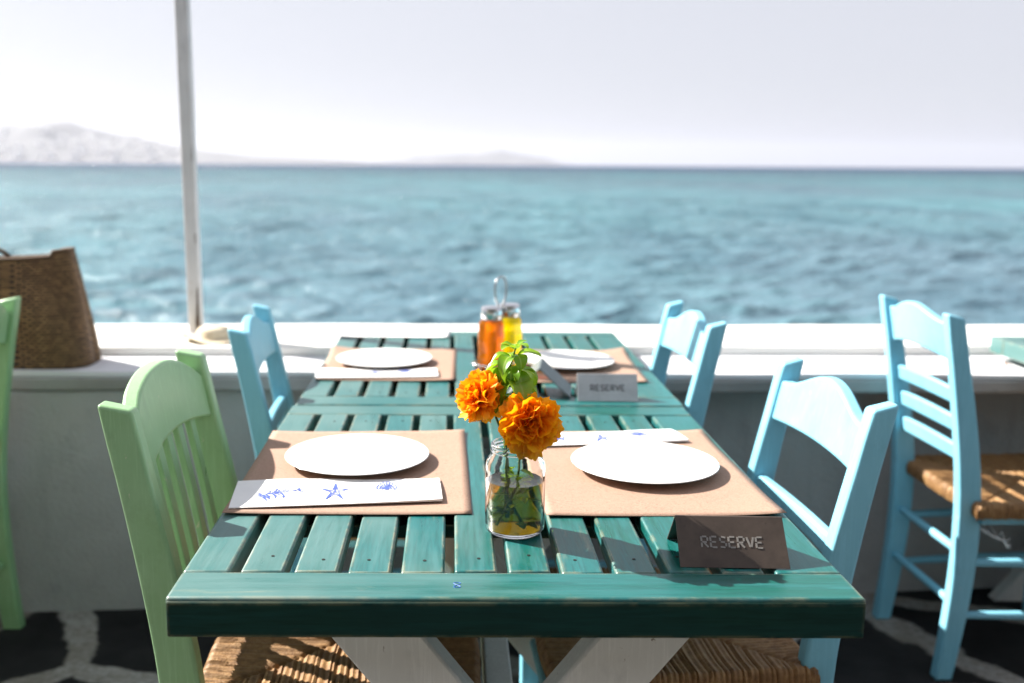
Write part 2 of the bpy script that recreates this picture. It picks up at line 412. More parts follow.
strip('ledge_top', lambda x: [(lip_y(x) + .004 + wn(x, 3), .669), (lip_y(x) + .006 + wn(x, 3), .682 + .2 * wn(x, 6)), (1.80 + .03 * x, .684), (1.80 + .03 * x, .669)], M['ledge'], .004)
strip('back_kerb', lambda x: [(1.803 + .03 * x, .6695), (1.805 + .03 * x + .6 * wn(x, 7), .712 + .3 * wn(x, 8)), (2.235 + .02 * x, .708 + .2 * wn(x, 9)), (2.27 + .02 * x, .6), (2.27 + .02 * x, -2.2), (2.21 + .02 * x, -2.2), (2.205 + .02 * x, .6695)], M['kerb'], .008)

# sea: a fan of real waves, finer towards the shore
SEA = -1.05
def sea_mesh():
    az = np.radians(np.linspace(-66, 66, 521)); r = [2.5]
    while r[-1] < 6000: r.append(r[-1] * (1.0036 if r[-1] < 70 else 1.008 if r[-1] < 200 else 1.06) + .004)
    r = np.array(r); A, Rr = np.meshgrid(az, r)
    X = Rr * np.sin(A); Y = Rr * np.cos(A) - 1.0; Z = np.zeros_like(X); DX = np.zeros_like(X); DY = np.zeros_like(X)
    dr = np.gradient(r)[:, None] * np.ones_like(A)
    wr = np.random.default_rng(5)
    for k in range(90):
        lam = .20 * (2.6 / .20) ** wr.random(); th = R(-80) + wr.normal(0, .48)
        amp = .0125 * lam ** .85 * (.5 + wr.random()) * .62
        kx, ky = math.cos(th) * 2 * math.pi / lam, math.sin(th) * 2 * math.pi / lam
        ph = kx * X + ky * Y + wr.random() * 6.28
        fade = np.clip((lam / dr - 2.5) / 3, 0, 1)
        Z += amp * fade * np.sin(ph); DX -= amp * .75 * fade * math.cos(th) * -np.cos(ph); DY -= amp * .75 * fade * math.sin(th) * -np.cos(ph)
    V = np.stack([X + DX, Y + DY, Z], -1).reshape(-1, 3)
    nr, na = X.shape; i = np.arange((nr - 1) * na).reshape(nr - 1, na)[:, :-1].ravel()
    F = np.stack([i, i + na, i + na + 1, i + 1], 1)
    me = bpy.data.meshes.new('sea'); me.vertices.add(len(V)); me.vertices.foreach_set('co', V.ravel())
    me.loops.add(F.size); me.loops.foreach_set('vertex_index', F.ravel().astype(np.int32))
    me.polygons.add(len(F)); me.polygons.foreach_set('loop_start', np.arange(0, F.size, 4, dtype=np.int32)); me.polygons.foreach_set('use_smooth', np.ones(len(F), bool))
    me.update(calc_edges=True); me.validate()
    o = bpy.data.objects.new('sea', me); COL.objects.link(o); o.location = (0, 0, SEA); me.materials.append(M['water'])
    if me.polygons[0].normal.z < 0: me.flip_normals()
    return tag(o, kind='structure')
sea_mesh()

def hnoise(x, y, s):
    v = 0; a = 1; f = 1
    for k in range(5):
        v += a * math.sin(x * f * 1.3 + 1.7 * s + k * 2.1 + .8 * math.sin(y * f * .9 + k)) * math.cos(y * f * 1.1 + s * .7 + k * 1.3); a *= .5; f *= 2.03
    return v
def hill_fn(cx, cy, prof, depth, s):
    """heightfield: profile over x (metres: height) times a rounded section over depth"""
    xs = [p[0] for p in prof]; hs = [p[1] for p in prof]
    def h(x, y):
        t = (y - cy) / depth
        b = float(np.interp(x, xs, hs)) * max(0.0, 1 - abs(t) ** 1.6)
        return b * (1 + .13 * hnoise(x / 90, y / 90, s)) if b > 0 else 0
    return h, xs[0], xs[-1]
def hill(prof, cy, depth, s, nu=150, nv=24):
    h, x0, x1 = hill_fn(0, cy, prof, depth, s)
    b = MB()
    b.grid(lambda u, v: (x0 + (x1 - x0) * u, cy + depth * (2 * v - 1), SEA - 1.2 + h(x0 + (x1 - x0) * u, cy + depth * (2 * v - 1))), nu, nv)
    tag(b.build('hill', M['hill'], smooth=180), kind='structure')
    return h
# pixel-to-metre at 2600 m: 2.61 m per pixel
hA = hill([(-2600, 30), (-2100, 70), (-1700, 104), (-1350, 112), (-1180, 106), (-1080, 106), (-1000, 92), (-900, 70), (-800, 52), (-700, 36), (-560, 24), (-440, 20), (-330, 16), (-240, 8), (-160, 0)], 2900, 420, 1)
hB = hill([(-1500, 6), (-1250, 22), (-1050, 30), (-900, 22), (-820, 6), (-780, 0)], 4300, 260, 2, 80, 12)
hC = hill([(-560, 0), (-420, 14), (-250, 30), (-60, 58), (20, 64), (120, 56), (220, 66), (330, 58), (430, 48), (520, 20), (600, 0)], 5000, 300, 3, 110, 14)
# whitewashed houses on the near slope of the first hill
hm = MB(); hm.box(-7, 7, -5, 5, 0, 6).box(-3, 6.5, -4.5, 4.5, 6.02, 9)
house0 = hm.build('white_house', M['house'], smooth=0)
hr = random.Random(3); k = 0; placed = []
while k < 90:
    x = hr.gauss(-1130, 190) if k % 3 else hr.gauss(-860, 110)
    y = 2900 - 420 * hr.uniform(.25, .93)
    z = hA(x, y)
    if z < 4 or z > 82 or x < -1620: continue
    if any(abs(x - a) < 15 and abs(y - b) < 15 for a, b in placed): continue
    placed.append((x, y))
    o = house0 if k == 0 else house0.copy()
    if k: COL.objects.link(o)
    o.location = (x, y, SEA - 2.2 + z); o.rotation_euler = (0, 0, hr.uniform(-.5, .5)); sc = hr.uniform(.8, 1.5); o.scale = (sc * hr.uniform(.8, 1.5), sc, sc * hr.uniform(.8, 1.2))
    tag(o, 'tiny whitewashed house on the hazy hillside across the water', 'house', 'white houses on the far hillside', 'thing')
    k += 1

# ------------------------------------------------------------------ tables
SLOT0, PITCH, SLOTW = -.337, .065, .0135
TOP, APR = .75, .0475
def make_table(length=.92):
    t = empty('slatted_table')
    z0 = TOP - APR; g_ = .0008
    b = MB().box(-.4, .4, 0, .074, z0 + .004, TOP); o = b.build('front_rail', M['teal_x'], t, bevel=.004, seg=3)
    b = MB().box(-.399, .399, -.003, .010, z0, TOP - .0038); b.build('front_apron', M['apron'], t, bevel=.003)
    MB().box(-.4, .4, length - .074, length - .003, z0, TOP).build('back_rail', M['teal_x'], t, bevel=.004, seg=3)
    MB().box(-.4, SLOT0 - SLOTW / 2, .074 + g_, length - .074 - g_, z0, TOP - .0004).build('side_rail', M['teal_y'], t, bevel=.004, seg=3)
    MB().box(SLOT0 + 10 * PITCH + SLOTW / 2, .4, .074 + g_, length - .074 - g_, z0, TOP - .0004).build('side_rail', M['teal_y'], t, bevel=.004, seg=3)
    rr = random.Random(5)
    for k in range(10):
        x0 = SLOT0 + k * PITCH + SLOTW / 2 + rr.uniform(-.001, .001); x1 = SLOT0 + (k + 1) * PITCH - SLOTW / 2 + rr.uniform(-.001, .001)
        dz = rr.uniform(-.0016, .0006)
        s = MB().box(x0, x1, .074 + g_, length - .074 - g_, TOP - .024, TOP + dz).build('slat', M['teal_y'], t, bevel=.003, seg=2)
        for yy in (.118, length - .125):
            xm = (x0 + x1) / 2 + rr.uniform(-.006, .006)
            MB().lathe([(.0001, -.0006), (.0022, -.0006), (.0022, .0006), (.0001, .0004)], 10, (xm, yy + rr.uniform(-.008, .008), TOP + dz)).build('nail', M['nail'], s)
    # under-battens that carry the slats
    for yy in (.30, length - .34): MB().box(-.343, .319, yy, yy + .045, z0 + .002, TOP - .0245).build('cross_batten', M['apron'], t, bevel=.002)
    # crossed white trestle legs
    for yc in (.105, length - .16):
        for s in (-1, 1):
            ang = math.atan(.78) * s
            zc = .447; L1, L0 = .262 / math.cos(ang), .447 / math.cos(ang)
            tp, bt = z0 - .001, 0.0
            yy0 = yc - .021 + (.0025 if s > 0 else 0); yy1 = yc + .021 + (.0025 if s > 0 else 0)
            hw = .058
            def xat(z): return s * (z - zc) * .78
            vs = [(xat(z) + d, y, z) for z in (bt, tp) for y in (yy0, yy1) for d in (-hw, hw)]
            MB().add(vs, [(0, 2, 3, 1), (4, 5, 7, 6), (0, 1, 5, 4), (2, 6, 7, 3), (0, 4, 6, 2), (1, 3, 7, 5)]).build('leg', M['white'], t, bevel=.004)
    MB().box(-.022, .022, .13, length - .185, .400, .445).build('stretcher', M['white'], t, bevel=.004)
    return t
tb = make_table()
tag(tb, 'teal slatted table at the front, with the flower jar and dark sign on it', 'table', 'teal slatted tables')
# small blue pen squiggle on the front rail
pm = MB().tube([(-.068 + .004 * math.sin(2 * a), .036 + .007 * math.cos(a), TOP + .0002) for a in np.linspace(0, 6.28, 25)], .0005, 6, False)
pm.build('pen_mark', M['pen'], tb)
tb2 = copy_tree(tb); tb2.location = (.004, .925, 0)
for ch in list(tb2.children):
    if ch.name.startswith('pen_mark'): bpy.data.objects.remove(ch)
tag(tb2, 'second teal slatted table behind the front one, carrying the bottle caddy')
tb3 = copy_tree(tb2); tb3.location = (1.905, .885, 0)
tag(tb3, 'teal table of which only a corner shows at the right picture edge')

# ------------------------------------------------------------------ chairs
def seat_mesh(W=.205, D=.43, Wf=.225):
    b = MB(); n = 170; pit = .0085
    sr = np.random.default_rng(2); offs = sr.normal(0, 1, 400)
    vs = []
    for j in range(n + 1):
        for i in range(n + 1):
            u, v = i / n * 2 - 1, j / n * 2 - 1            # u over depth, v over width
            r = max(abs(u), abs(v))
            # roll the outer 12% down round the rail
            def fold(t):
                s = abs(t)
                if s < .86: return t * .965 / .86 * 1.0, 0.0
                a = (s - .86) / .14 * 2.5
                return math.copysign(.965 + .040 * math.sin(min(a, math.pi / 2 + 1.0)), t), -.021 * (1 - math.cos(a))
            uu, d1 = fold(u); vv, d2 = fold(v)
            x = D / 2 + uu * D / 2; w = W + (Wf - W) * (uu + 1) / 2; y = vv * w
            along_x = abs(u) >= abs(v)                       # cords cross the nearer rail
            t = (v * w if along_x else u * D / 2)
            q = t / pit; ci = int(math.floor(q)) + 200
            ridge = abs(math.cos(math.pi * q)) ** .7
            wob = .0009 * offs[ci % 400]
            sag = -.010 * (1 - r * r)
            seam = -.004 * math.exp(-((abs(u) - abs(v)) / .02) ** 2)
            h = .0042 * ridge + wob + sag + seam + min(d1, d2) * 1.0
            x += .0012 * math.sin(40 * y + 9 * x); y += .0012 * math.sin(37 * x + 5 * y)
            if d1 < 0 and abs(u) > .86: x += math.copysign(.0040 * ridge * min(1, (abs(u) - .86) / .06), u)
            if d2 < 0 and abs(v) > .86: y += math.copysign(.0040 * ridge * min(1, (abs(v) - .86) / .06), v)
            vs.append((x, y, .458 + h))
    w_ = n + 1
    fs = [(j * w_ + i, j * w_ + i + 1, (j + 1) * w_ + i + 1, (j + 1) * w_ + i) for j in range(n) for i in range(n)]
    b.add(vs, fs)
    bx = MB()
    return b
SEAT = seat_mesh()

def lerp_path(path, z):
    zs = [p[1] for p in path]; xs = [p[0] for p in path]; return float(np.interp(z, zs, xs))
def smooth_path(path, n=18):
    zs = np.linspace(path[0][1], path[-1][1], n)
    k = np.array([lerp_path(path, z) for z in zs])
    for _ in range(6): k[1:-1] = (k[:-2] + 2 * k[1:-1] + k[2:]) / 4
    return list(zip(k, zs))
def make_chair(mat, style, W=.40, H=.885, post=.021):
    """rear edge of the seat at x=0, the sitter looks along +x; origin on the floor"""
    t = empty('rush_chair')
    path = smooth_path([(-.030, 0), (-.004, .22), (.0, .45), (-.030, .64), (-.082, H)])
    hw = W / 2
    for s in (-1, 1):
        rs = []; yb = s * (hw - .017)
        for i, (x, z) in enumerate(path):
            f = i / (len(path) - 1); dx = post + .006 * math.sin(math.pi * min(1, f * 1.15)); dy = .0165
            if i == len(path) - 1: z_ = lambda q: z + (.006 if q < 0 else -.004)
            else: z_ = lambda q: z
            rs.append([(x - dx, yb - dy, z_(-1)), (x + dx, yb - dy, z_(1)), (x + dx, yb + dy, z_(1)), (x - dx, yb + dy, z_(-1))])
        MB().rings(rs).build('rear_leg', mat, t, bevel=.006, seg=3, smooth=50)
        # front leg, its head showing at the seat corner
        xf, yf = .408, s * (hw + .012)
        MB().rings([[(xf + a * q, yf + b_ * q, z) for a, b_ in ((-1, -1), (1, -1), (1, 1), (-1, 1))] for z, q in ((0, .015), (.2, .018), (.452, .019), (.468, .017))]).build('front_leg', mat, t, bevel=.005, seg=2)
        # side stretchers
        for z in (.165, .30):
            MB().tube([(lerp_path(path, z) + .012, s * (hw - .017), z), (.20, s * (hw - .003), z + .004), (.402, s * (hw + .012), z + .004)], [.0095, .0115, .0095], 10).build('stretcher', mat, t, smooth=60)
    for z in (.20, .335): MB().tube([(.408, -hw - .002, z), (.408, 0, z), (.408, hw + .002, z)], [.0095, .012, .0095], 10).build('stretcher', mat, t, smooth=60)
    for z in (.19, .32): MB().tube([(lerp_path(path, z), -hw + .03, z), (lerp_path(path, z), hw - .03, z)], .0105, 10).build('stretcher', mat, t, smooth=60)
    # seat frame under the rush
    for s in (-1, 1): MB().box(.015, .385, s * hw - .012, s * hw + .012, .405, .432).build('seat_rail', mat, t, bevel=.003)
    SEAT.build('seat', M['straw'], t, smooth=60)
    def rail(name, ztop, zbot, thick=.020, n=26, bow=.016):
        rs = []
        for i in range(n + 1):
            q = i / n * 2 - 1; y = q * (hw - .026); zt, zb = ztop(q), zbot(q)
            bx = -bow * (1 - q * q)
            xt = lerp_path(path, min(zt, H)) + bx + .004; xb = lerp_path(path, zb) + bx + .004
            rs.append([(xb - thick / 2, y, zb), (xb + thick / 2, y, zb), (xt + thick / 2, y, zt), (xt - thick / 2, y, zt)])
        return MB().rings(rs).build(name, mat, t, bevel=.005, seg=3, smooth=60)
    hump = lambda q: max(0.0, math.cos(min(1, abs(q) / .88) * math.pi / 2)) ** 1.7
    if style == 'spindle':
        rail('crest_rail', lambda q: H - .042 + .060 * (1 - abs(q) ** 2.4), lambda q: H - .116 + .022 * (1 - q * q), .026)
        rail('lower_rail', lambda q: .556, lambda q: .522, .018, 10)
        for k in range(5):
            q = (k - 2) / 2 * .62; y = q * (hw - .026); rs = []
            zt = H - .112 + .022 * (1 - q * q) + .008
            for z in np.linspace(.552, zt, 8):
                x = lerp_path(path, z) - .016 * (1 - q * q) + .004
                rs.append([(x - .006, y - .014, z), (x + .006, y - .014, z), (x + .006, y + .014, z), (x - .006, y + .014, z)])
            MB().rings(rs).build('back_slat', mat, t, bevel=.002, smooth=50)
    elif style == 'open':
        rail('crest_rail', lambda q: H - .036 + .040 * hump(q), lambda q: H - .112 + .006 * (1 - q * q), .022, bow=.008)
        rail('lower_rail', lambda q: .662, lambda q: .626 + .003 * (1 - q * q), .018, bow=.006)
    else:
        rail('crest_rail', lambda q: H - .020 + .030 * hump(q), lambda q: H - .115 + .020 * (1 - q * q), .022)
        for z in (.720, .650, .580): rail('ladder_rail', lambda q, z=z: z + .012 * (1 - q * q), lambda q, z=z: z - .038 + .010 * (1 - q * q), .016)
    return t
GB, GG = 'light blue rush-seated chairs', 'pale green rush-seated chairs'
ch = make_chair(M['green'], 'spindle', .44, .90, .0245); ch.location = (-.463, .500, 0); ch.rotation_euler = (0, 0, R(.5))
tag(ch, 'pale green chair with vertical back slats pulled up to the left of the front table', 'chair', GG)
c2 = copy_tree(ch); c2.location = (-1.282, 1.255, -.008); c2.rotation_euler = (0, 0, R(180))
tag(c2, 'green chair cut off by the left picture edge, in front of the woven bag')
cb = make_chair(M['blue'], 'open'); cb.location = (.504, .618, -.015); cb.rotation_euler = (0, 0, R(180 + 3))
tag(cb, 'light blue open-backed chair beside the front table, behind the dark sign', 'chair', GB)
c3 = copy_tree(cb); c3.location = (.432, 1.318, 0); c3.scale = (1, .95, 1); c3.rotation_euler = (0, 0, R(180 + 3))
tag(c3, 'light blue open-backed chair at the second table, next to the pale sign')
c4 = copy_tree(cb); c4.location = (-.458, 1.215, 0); c4.rotation_euler = (0, 0, R(3))
tag(c4, 'light blue chair on the left of the second table, behind the pale green slatted one')
cl = make_chair(M['blue'], 'ladder', .367, .90); cl.location = (1.158, 1.36, 0); cl.rotation_euler = (0, 0, R(1))
tag(cl, 'light blue ladder-back chair with three rungs below its crest, standing apart at far right', 'chair', GB)
# white string knotted round a stretcher of the ladder-back chair
ws = MB()
for q in range(4):
    pr = random.Random(q); p0 = Vector((1.182, 1.185, .392))
    ws.tube([p0 + Vector((.012 * i + pr.uniform(-.004, .004), pr.uniform(-.006, .006), -.007 * i + pr.uniform(-.006, .006) + (.02 if q == 3 else 0) * (i % 2))) for i in range(8)], .0012, 5)
tag(ws.build('string', M['string']), 'wisp of white string tied below the seat of the ladder-back chair', 'string')

# ------------------------------------------------------------------ things on the tables
def sheet(name, pts, mat, lift=.0012, wave=.0012, s=0, thick=.0006, corner=(0, 0, 0, 0), z=TOP):
    """thin sheet from four corners (near-left, near-right, far-right, far-left) with curled corners"""
    P = [Vector((*p, 0)) for p in pts]; c = sum(P, Vector()) / 4
    b = MB()
    def fn(u, v):
        p = P[0] * (1 - u) * (1 - v) + P[1] * u * (1 - v) + P[2] * u * v + P[3] * (1 - u) * v
        e = max(abs(u - .5), abs(v - .5)) * 2
        h = lift + wave * (.5 + .5 * math.sin(5 * u + 3 * v + s)) * e ** 3
        for k, (a, bb) in enumerate(((0, 0), (1, 0), (1, 1), (0, 1))):
            d = math.hypot(u - a, v - bb); h += corner[k] * max(0, 1 - d / .28) ** 2
        return (p.x - c.x, p.y - c.y, h)
    b.grid(fn, 28, 28)
    o = b.build(name, mat, smooth=180, solid=thick); o.location = (c.x, c.y, z); return o
GM, GP, GN = 'kraft paper placemats', 'white dinner plates', 'folded paper napkin sleeves'
tag(sheet('placemat', [(-.396, .268), (-.046, .272), (-.051, .712), (-.402, .706)], M['kraft'], s=1, corner=(.002, .001, .004, .002)),
    'brown kraft placemat on the left of the front table, partly in chair shade', 'placemat', GM)
tag(sheet('placemat', [(.058, .266), (.397, .270), (.388, .718), (.054, .712)], M['kraft'], s=2.4, corner=(.001, .004, .005, .001)),
    'brown kraft placemat on the right of the front table, behind the dark sign', 'placemat', GM)
tag(sheet('placemat', [(-.384, 1.150), (-.068, 1.146), (-.062, 1.538), (-.392, 1.535)], M['kraft'], s=3.1, corner=(.003, .003, .003, .010)),
    'brown kraft placemat on the left of the second table', 'placemat', GM)
tag(sheet('placemat', [(.075, 1.135), (.372, 1.14), (.382, 1.53), (.070, 1.53)], M['kraft'], s=4.0, corner=(.002, .002, .010, .003)),
    'brown kraft placemat on the right of the second table, behind the pale sign', 'placemat', GM)
tag(sheet('paper_sheet', [(-.400, 1.725), (-.085, 1.725), (-.080, 1.845), (-.41, 1.845)], M['paper'], s=.4, corner=(.002, .002, .003, .003)),
    'blank white paper sheet lying at the far end of the second table', 'paper sheet')

def plate_mesh():
    b = MB()
    b.lathe([(.0001, .0045), (.045, .0045), (.062, .0055), (.070, .0085), (.078, .0130), (.090, .0158), (.108, .0195), (.1165, .0215), (.1180, .0225), (.1170, .0240), (.1150, .0238),
             (.100, .0208), (.084, .0178), (.076, .0150), (.070, .0115), (.064, .0088), (.040, .0080), (.0001, .0080)], 96)
    return b
pl = plate_mesh().build('plate', M['china'], smooth=60)
pl.scale = (1, 1, .56)
MB().lathe([(.058, 0), (.061, 0), (.0635, .0058), (.0605, .0052), (.058, .0048)], 64).build('foot_ring', M['china'], pl, smooth=60)
pl.location = (-.230, .522, TOP + .0032)
tag(pl, 'round white plate on the left placemat of the front table', 'plate', GP)
for loc, lab in (((.237, .486, TOP + .0032), 'round white plate on the right placemat of the front table'),
                 ((-.242, 1.352, TOP + .0032), 'round white plate on the left of the second table, behind a napkin'),
                 ((.207, 1.340, TOP + .0032), 'round white plate on the right of the second table, behind the pale sign')):
    o = copy_tree(pl); o.location = loc; tag(o, lab)

def napkin(pts, lab, prints=True, s=0, z=TOP + .003):
    P = [Vector((*p, 0)) for p in pts]; c = sum(P, Vector()) / 4
    ux = ((P[1] - P[0]) + (P[2] - P[3])).normalized(); vy = Vector((-ux.y, ux.x, 0))
    root = empty('napkin_sleeve', (c.x, c.y, z))
    b = MB()
    def h(u, v): return .0030 + .0012 * math.sin(math.pi * v) + .0025 * (u ** 4) * (1 - v) + .002 * math.sin(6 * u + s) * v
    def pt(u, v, e=0.0):
        p = P[0] * (1 - u) * (1 - v) + P[1] * u * (1 - v) + P[2] * u * v + P[3] * (1 - u) * v
        return Vector((p.x - c.x, p.y - c.y, h(u, v) + e))
    rs = []
    for i in range(31):
        u = i / 30
        top = [pt(u, v) for v in np.linspace(0, 1, 11)]; bot = [Vector((p.x, p.y, .0006 if k not in (0, 10) else .0018)) for k, p in enumerate(top)][::-1]
        rs.append(top + bot)
    MB().rings(rs).build('folded_napkin', M['paper'], root, smooth=40)
    if prints:
        def stroke(name, lines, w=.0011):
            bb = MB()
            for L in lines:
                q = []
                for a, b2 in zip(L[:-1], L[1:]):
                    for t in np.linspace(0, 1, 5)[:-1]: q.append((a[0] * (1 - t) + b2[0] * t, a[1] * (1 - t) + b2[1] * t))
                q.append(L[-1])
                for (a, b2) in zip(q[:-1], q[1:]):
                    A = pt(*a, .0009); B = pt(*b2, .0009); d = B - A
                    if d.length < 1e-6: continue
                    nn = Vector((-d.y, d.x, 0)).normalized() * w / 2
                    bb.add([A - nn, A + nn, B + nn, B - nn], [(0, 3, 2, 1)])
            bb.build(name, M['ink'], root, smooth=0)
        # starfish: five tapering arms with a ridge line
        sf = MB(); cu, cv = .485, .44; ctr = pt(cu, cv, .0005); L = []
        ar = [] 
        for k in range(10):
            a = math.pi / 2 + k * math.pi / 5; r = (1 if k % 2 == 0 else .26)
            ar.append((cu + .068 * r * math.cos(a), cv + .34 * r * math.sin(a)))
        for k in range(0, 10, 2):
            a0, a1, a2 = ar[k], ar[k - 1], ar[(k + 1) % 10]
            L += [[a1, a0], [a0, a2], [(cu, cv), a0]]
            for f in (.25, .45, .62):
                L.append([(cu + (a0[0] - cu) * f + (a1[0] - cu) * .18, cv + (a0[1] - cv) * f + (a1[1] - cv) * .18), (cu + (a0[0] - cu) * f + (a2[0] - cu) * .18, cv + (a0[1] - cv) * f + (a2[1] - cv) * .18)])
        stroke('starfish_print', L, .0020)
        L = []
        for k in range(9):                                       # scallop shell: fan of ribs and arcs
            a = R(15 + 150 * k / 8); L.append([(.735, .48), (.735 + .052 * math.cos(a) , .46 + .40 * math.sin(a))])
        for f in (.45, .7, 1.0): L.append([(.735 + .052 * f * math.cos(R(a)), 0.46 + .40 * f * math.sin(R(a))) for a in range(10, 171, 16)])
        L.append([(.685, .54), (.70, .44), (.735, .40), (.77, .44), (.785, .54)])
        stroke('shell_print', L, .0017)
        L = []; pr = random.Random(8)                            # branching coral sprig of short dashes
        L.append([(.125 + .2 * t, .36 + .16 * t + .03 * math.sin(9 * t)) for t in np.linspace(0, 1, 9)])
        for k in range(26):
            t = pr.random(); bu, bv = .125 + .2 * t, .36 + .16 * t; sgn = pr.choice((-1, 1)); l = pr.uniform(.08, .24) * (1 - .5 * t)
            L.append([(bu, bv), (bu + .018, bv + sgn * l * .6), (bu + .026 + pr.uniform(-.01, .01), bv + sgn * l)])
        for k in range(5): L.append([(.115, .40 - .05 * k + .06), (.135, .36 - .03 * k + .06)])
        stroke('coral_print', L, .0020)
    return tag(root, lab, 'napkin', GN)
napkin([(-.390, .283), (-.088, .318), (-.094, .424), (-.402, .404)], 'folded white napkin with blue starfish print, nearest the front edge of the table')
napkin([(-.386, 1.158), (-.106, 1.172), (-.112, 1.262), (-.396, 1.250)], 'folded white napkin in front of the left plate on the second table', True, 1.3)
napkin([(.050, .602), (.345, .640), (.330, .712), (.062, .690)], 'folded white napkin lying behind the right front plate', True, 2.2)

# stencil letters built from short bars: each stroke is broken by the bridges of the stencil
LET = {'R': [((0, 0), (0, .42)), ((0, .55), (0, 1)), ((.12, 1), (.62, 1)), ((.70, .92), (.70, .60)), ((.10, .48), (.60, .48)), ((.30, .40), (.72, 0))],
       'E': [((0, 0), (0, .44)), ((0, .56), (0, 1)), ((.14, 1), (.7, 1)), ((.14, .5), (.6, .5)), ((.14, 0), (.7, 0))],
       'S': [((.70, .92), (.22, 1)), ((.06, .92), (.06, .62)), ((.12, .52), (.60, .48)), ((.70, .40), (.70, .10)), ((.58, 0), (.04, .04))],
       'V': [((0, 1), (.34, .06)), ((.44, .06), (.76, 1))]}
def make_sign(w, hgt, half, face_mat, letter_mat, lab, group='folded RESERVE signs'):
    root = empty('reserve_sign')
    th = .0016
    sl = math.hypot(hgt, half)
    b = MB()      # one bent sheet: front leaf, fold, rear leaf
    k_ = half * .004 / hgt; prof = [(-half, 0), (-k_, hgt - .004), (-k_ * .35, hgt - .0012), (k_ * .35, hgt - .0012), (k_, hgt - .004), (half, 0)]
    n = 6; rs = []
    for i in range(n + 1):
        x = -w / 2 + w * i / n
        rs.append([(x, y, z) for y, z in prof] + [(x, y * (1 - th * 2.0 / half), max(z - th * 1.6, 0.0)) for y, z in prof[::-1]])
    b.rings(rs).build('bent_sheet', face_mat, root, bevel=.0004, smooth=30)
    lt = MB(); word = 'RESERVE'; cw = w * .060; gap = w * .024; ch_ = sl * .20; tot = 7 * cw + 6 * gap
    dirv = Vector((0, half, hgt)).normalized(); nrm = Vector((0, -hgt, half)).normalized()
    base = Vector((0, -half, 0)) + dirv * sl * .38
    for k, c in enumerate(word):
        x0 = -tot / 2 + k * (cw + gap)
        for (a, d) in LET[c]:
            A = base + Vector((x0 + a[0] / .75 * cw, 0, 0)) + dirv * a[1] * ch_ + nrm * .0006; B = base + Vector((x0 + d[0] / .75 * cw, 0, 0)) + dirv * d[1] * ch_ + nrm * .0006
            t = (B - A).normalized(); s = t.cross(nrm) * cw * .14
            q = [A - s, A + s, B + s, B - s]
            lt.add(q + [p - nrm * .0012 for p in q], [(0, 1, 2, 3), (4, 7, 6, 5), (0, 4, 5, 1), (1, 5, 6, 2), (2, 6, 7, 3), (3, 7, 4, 0)])
    lt.build('lettering', letter_mat, root, smooth=0)
    return tag(root, lab, 'sign', group)
s1 = make_sign(.134, .0505, .048, M['sign_dark'], M['stencil_pale'], 'dark rusty folded RESERVE sign at the front right corner of the front table')
s1.location = (.275, .134, TOP + .001); s1.rotation_euler = (0, 0, R(-2))
s2 = make_sign(.126, .054, .030, M['sign_pale'], M['stencil_grey'], 'pale grey folded RESERVE sign on the second table, by the right plate')
s2.location = (.252, .986, TOP + .001); s2.rotation_euler = (0, 0, R(-1.5))
s3 = make_sign(.120, .062, .068, M['sign_slate'], M['stencil_grey'], 'slate grey folded sign seen end-on behind the flowers')
s3.location = (.118, 1.055, TOP + .001); s3.rotation_euler = (0, 0, R(-98))

# ---------------- jar with marigolds and basil
JX, JY, JZ = .010, .212, TOP + .0008
jar = empty('flower_jar', (JX, JY, JZ)); tag(jar, 'glass jar of yellowish water holding the orange marigolds', 'jar')
outer = [(.0001, .0), (.030, 0), (.036, .0015), (.0395, .006), (.0400, .012), (.0400, .088), (.0390, .096), (.0355, .104), (.0325, .108), (.0318, .111), (.0335, .1125), (.0335, .115), (.0318, .1165), (.0330, .118), (.0330, .121), (.0315, .1225)]
inner = [(.0295, .1220), (.0292, .110), (.0320, .104), (.0362, .096), (.0374, .088), (.0374, .012), (.0362, .007), (.030, .0055), (.0001, .006)]
MB().lathe(outer + inner, 64).build('glass_body', M['glass'], jar, smooth=60)
LV = .072
MB().lathe([(.0001, .0064), (.0297, .0059), (.0359, .0074), (.0371, .0122), (.0371, LV - .0008), (.0371, LV + .0004), (.0355, LV), (.0001, LV)], 64).build('flower_water', M['flower_water'], jar, smooth=50)

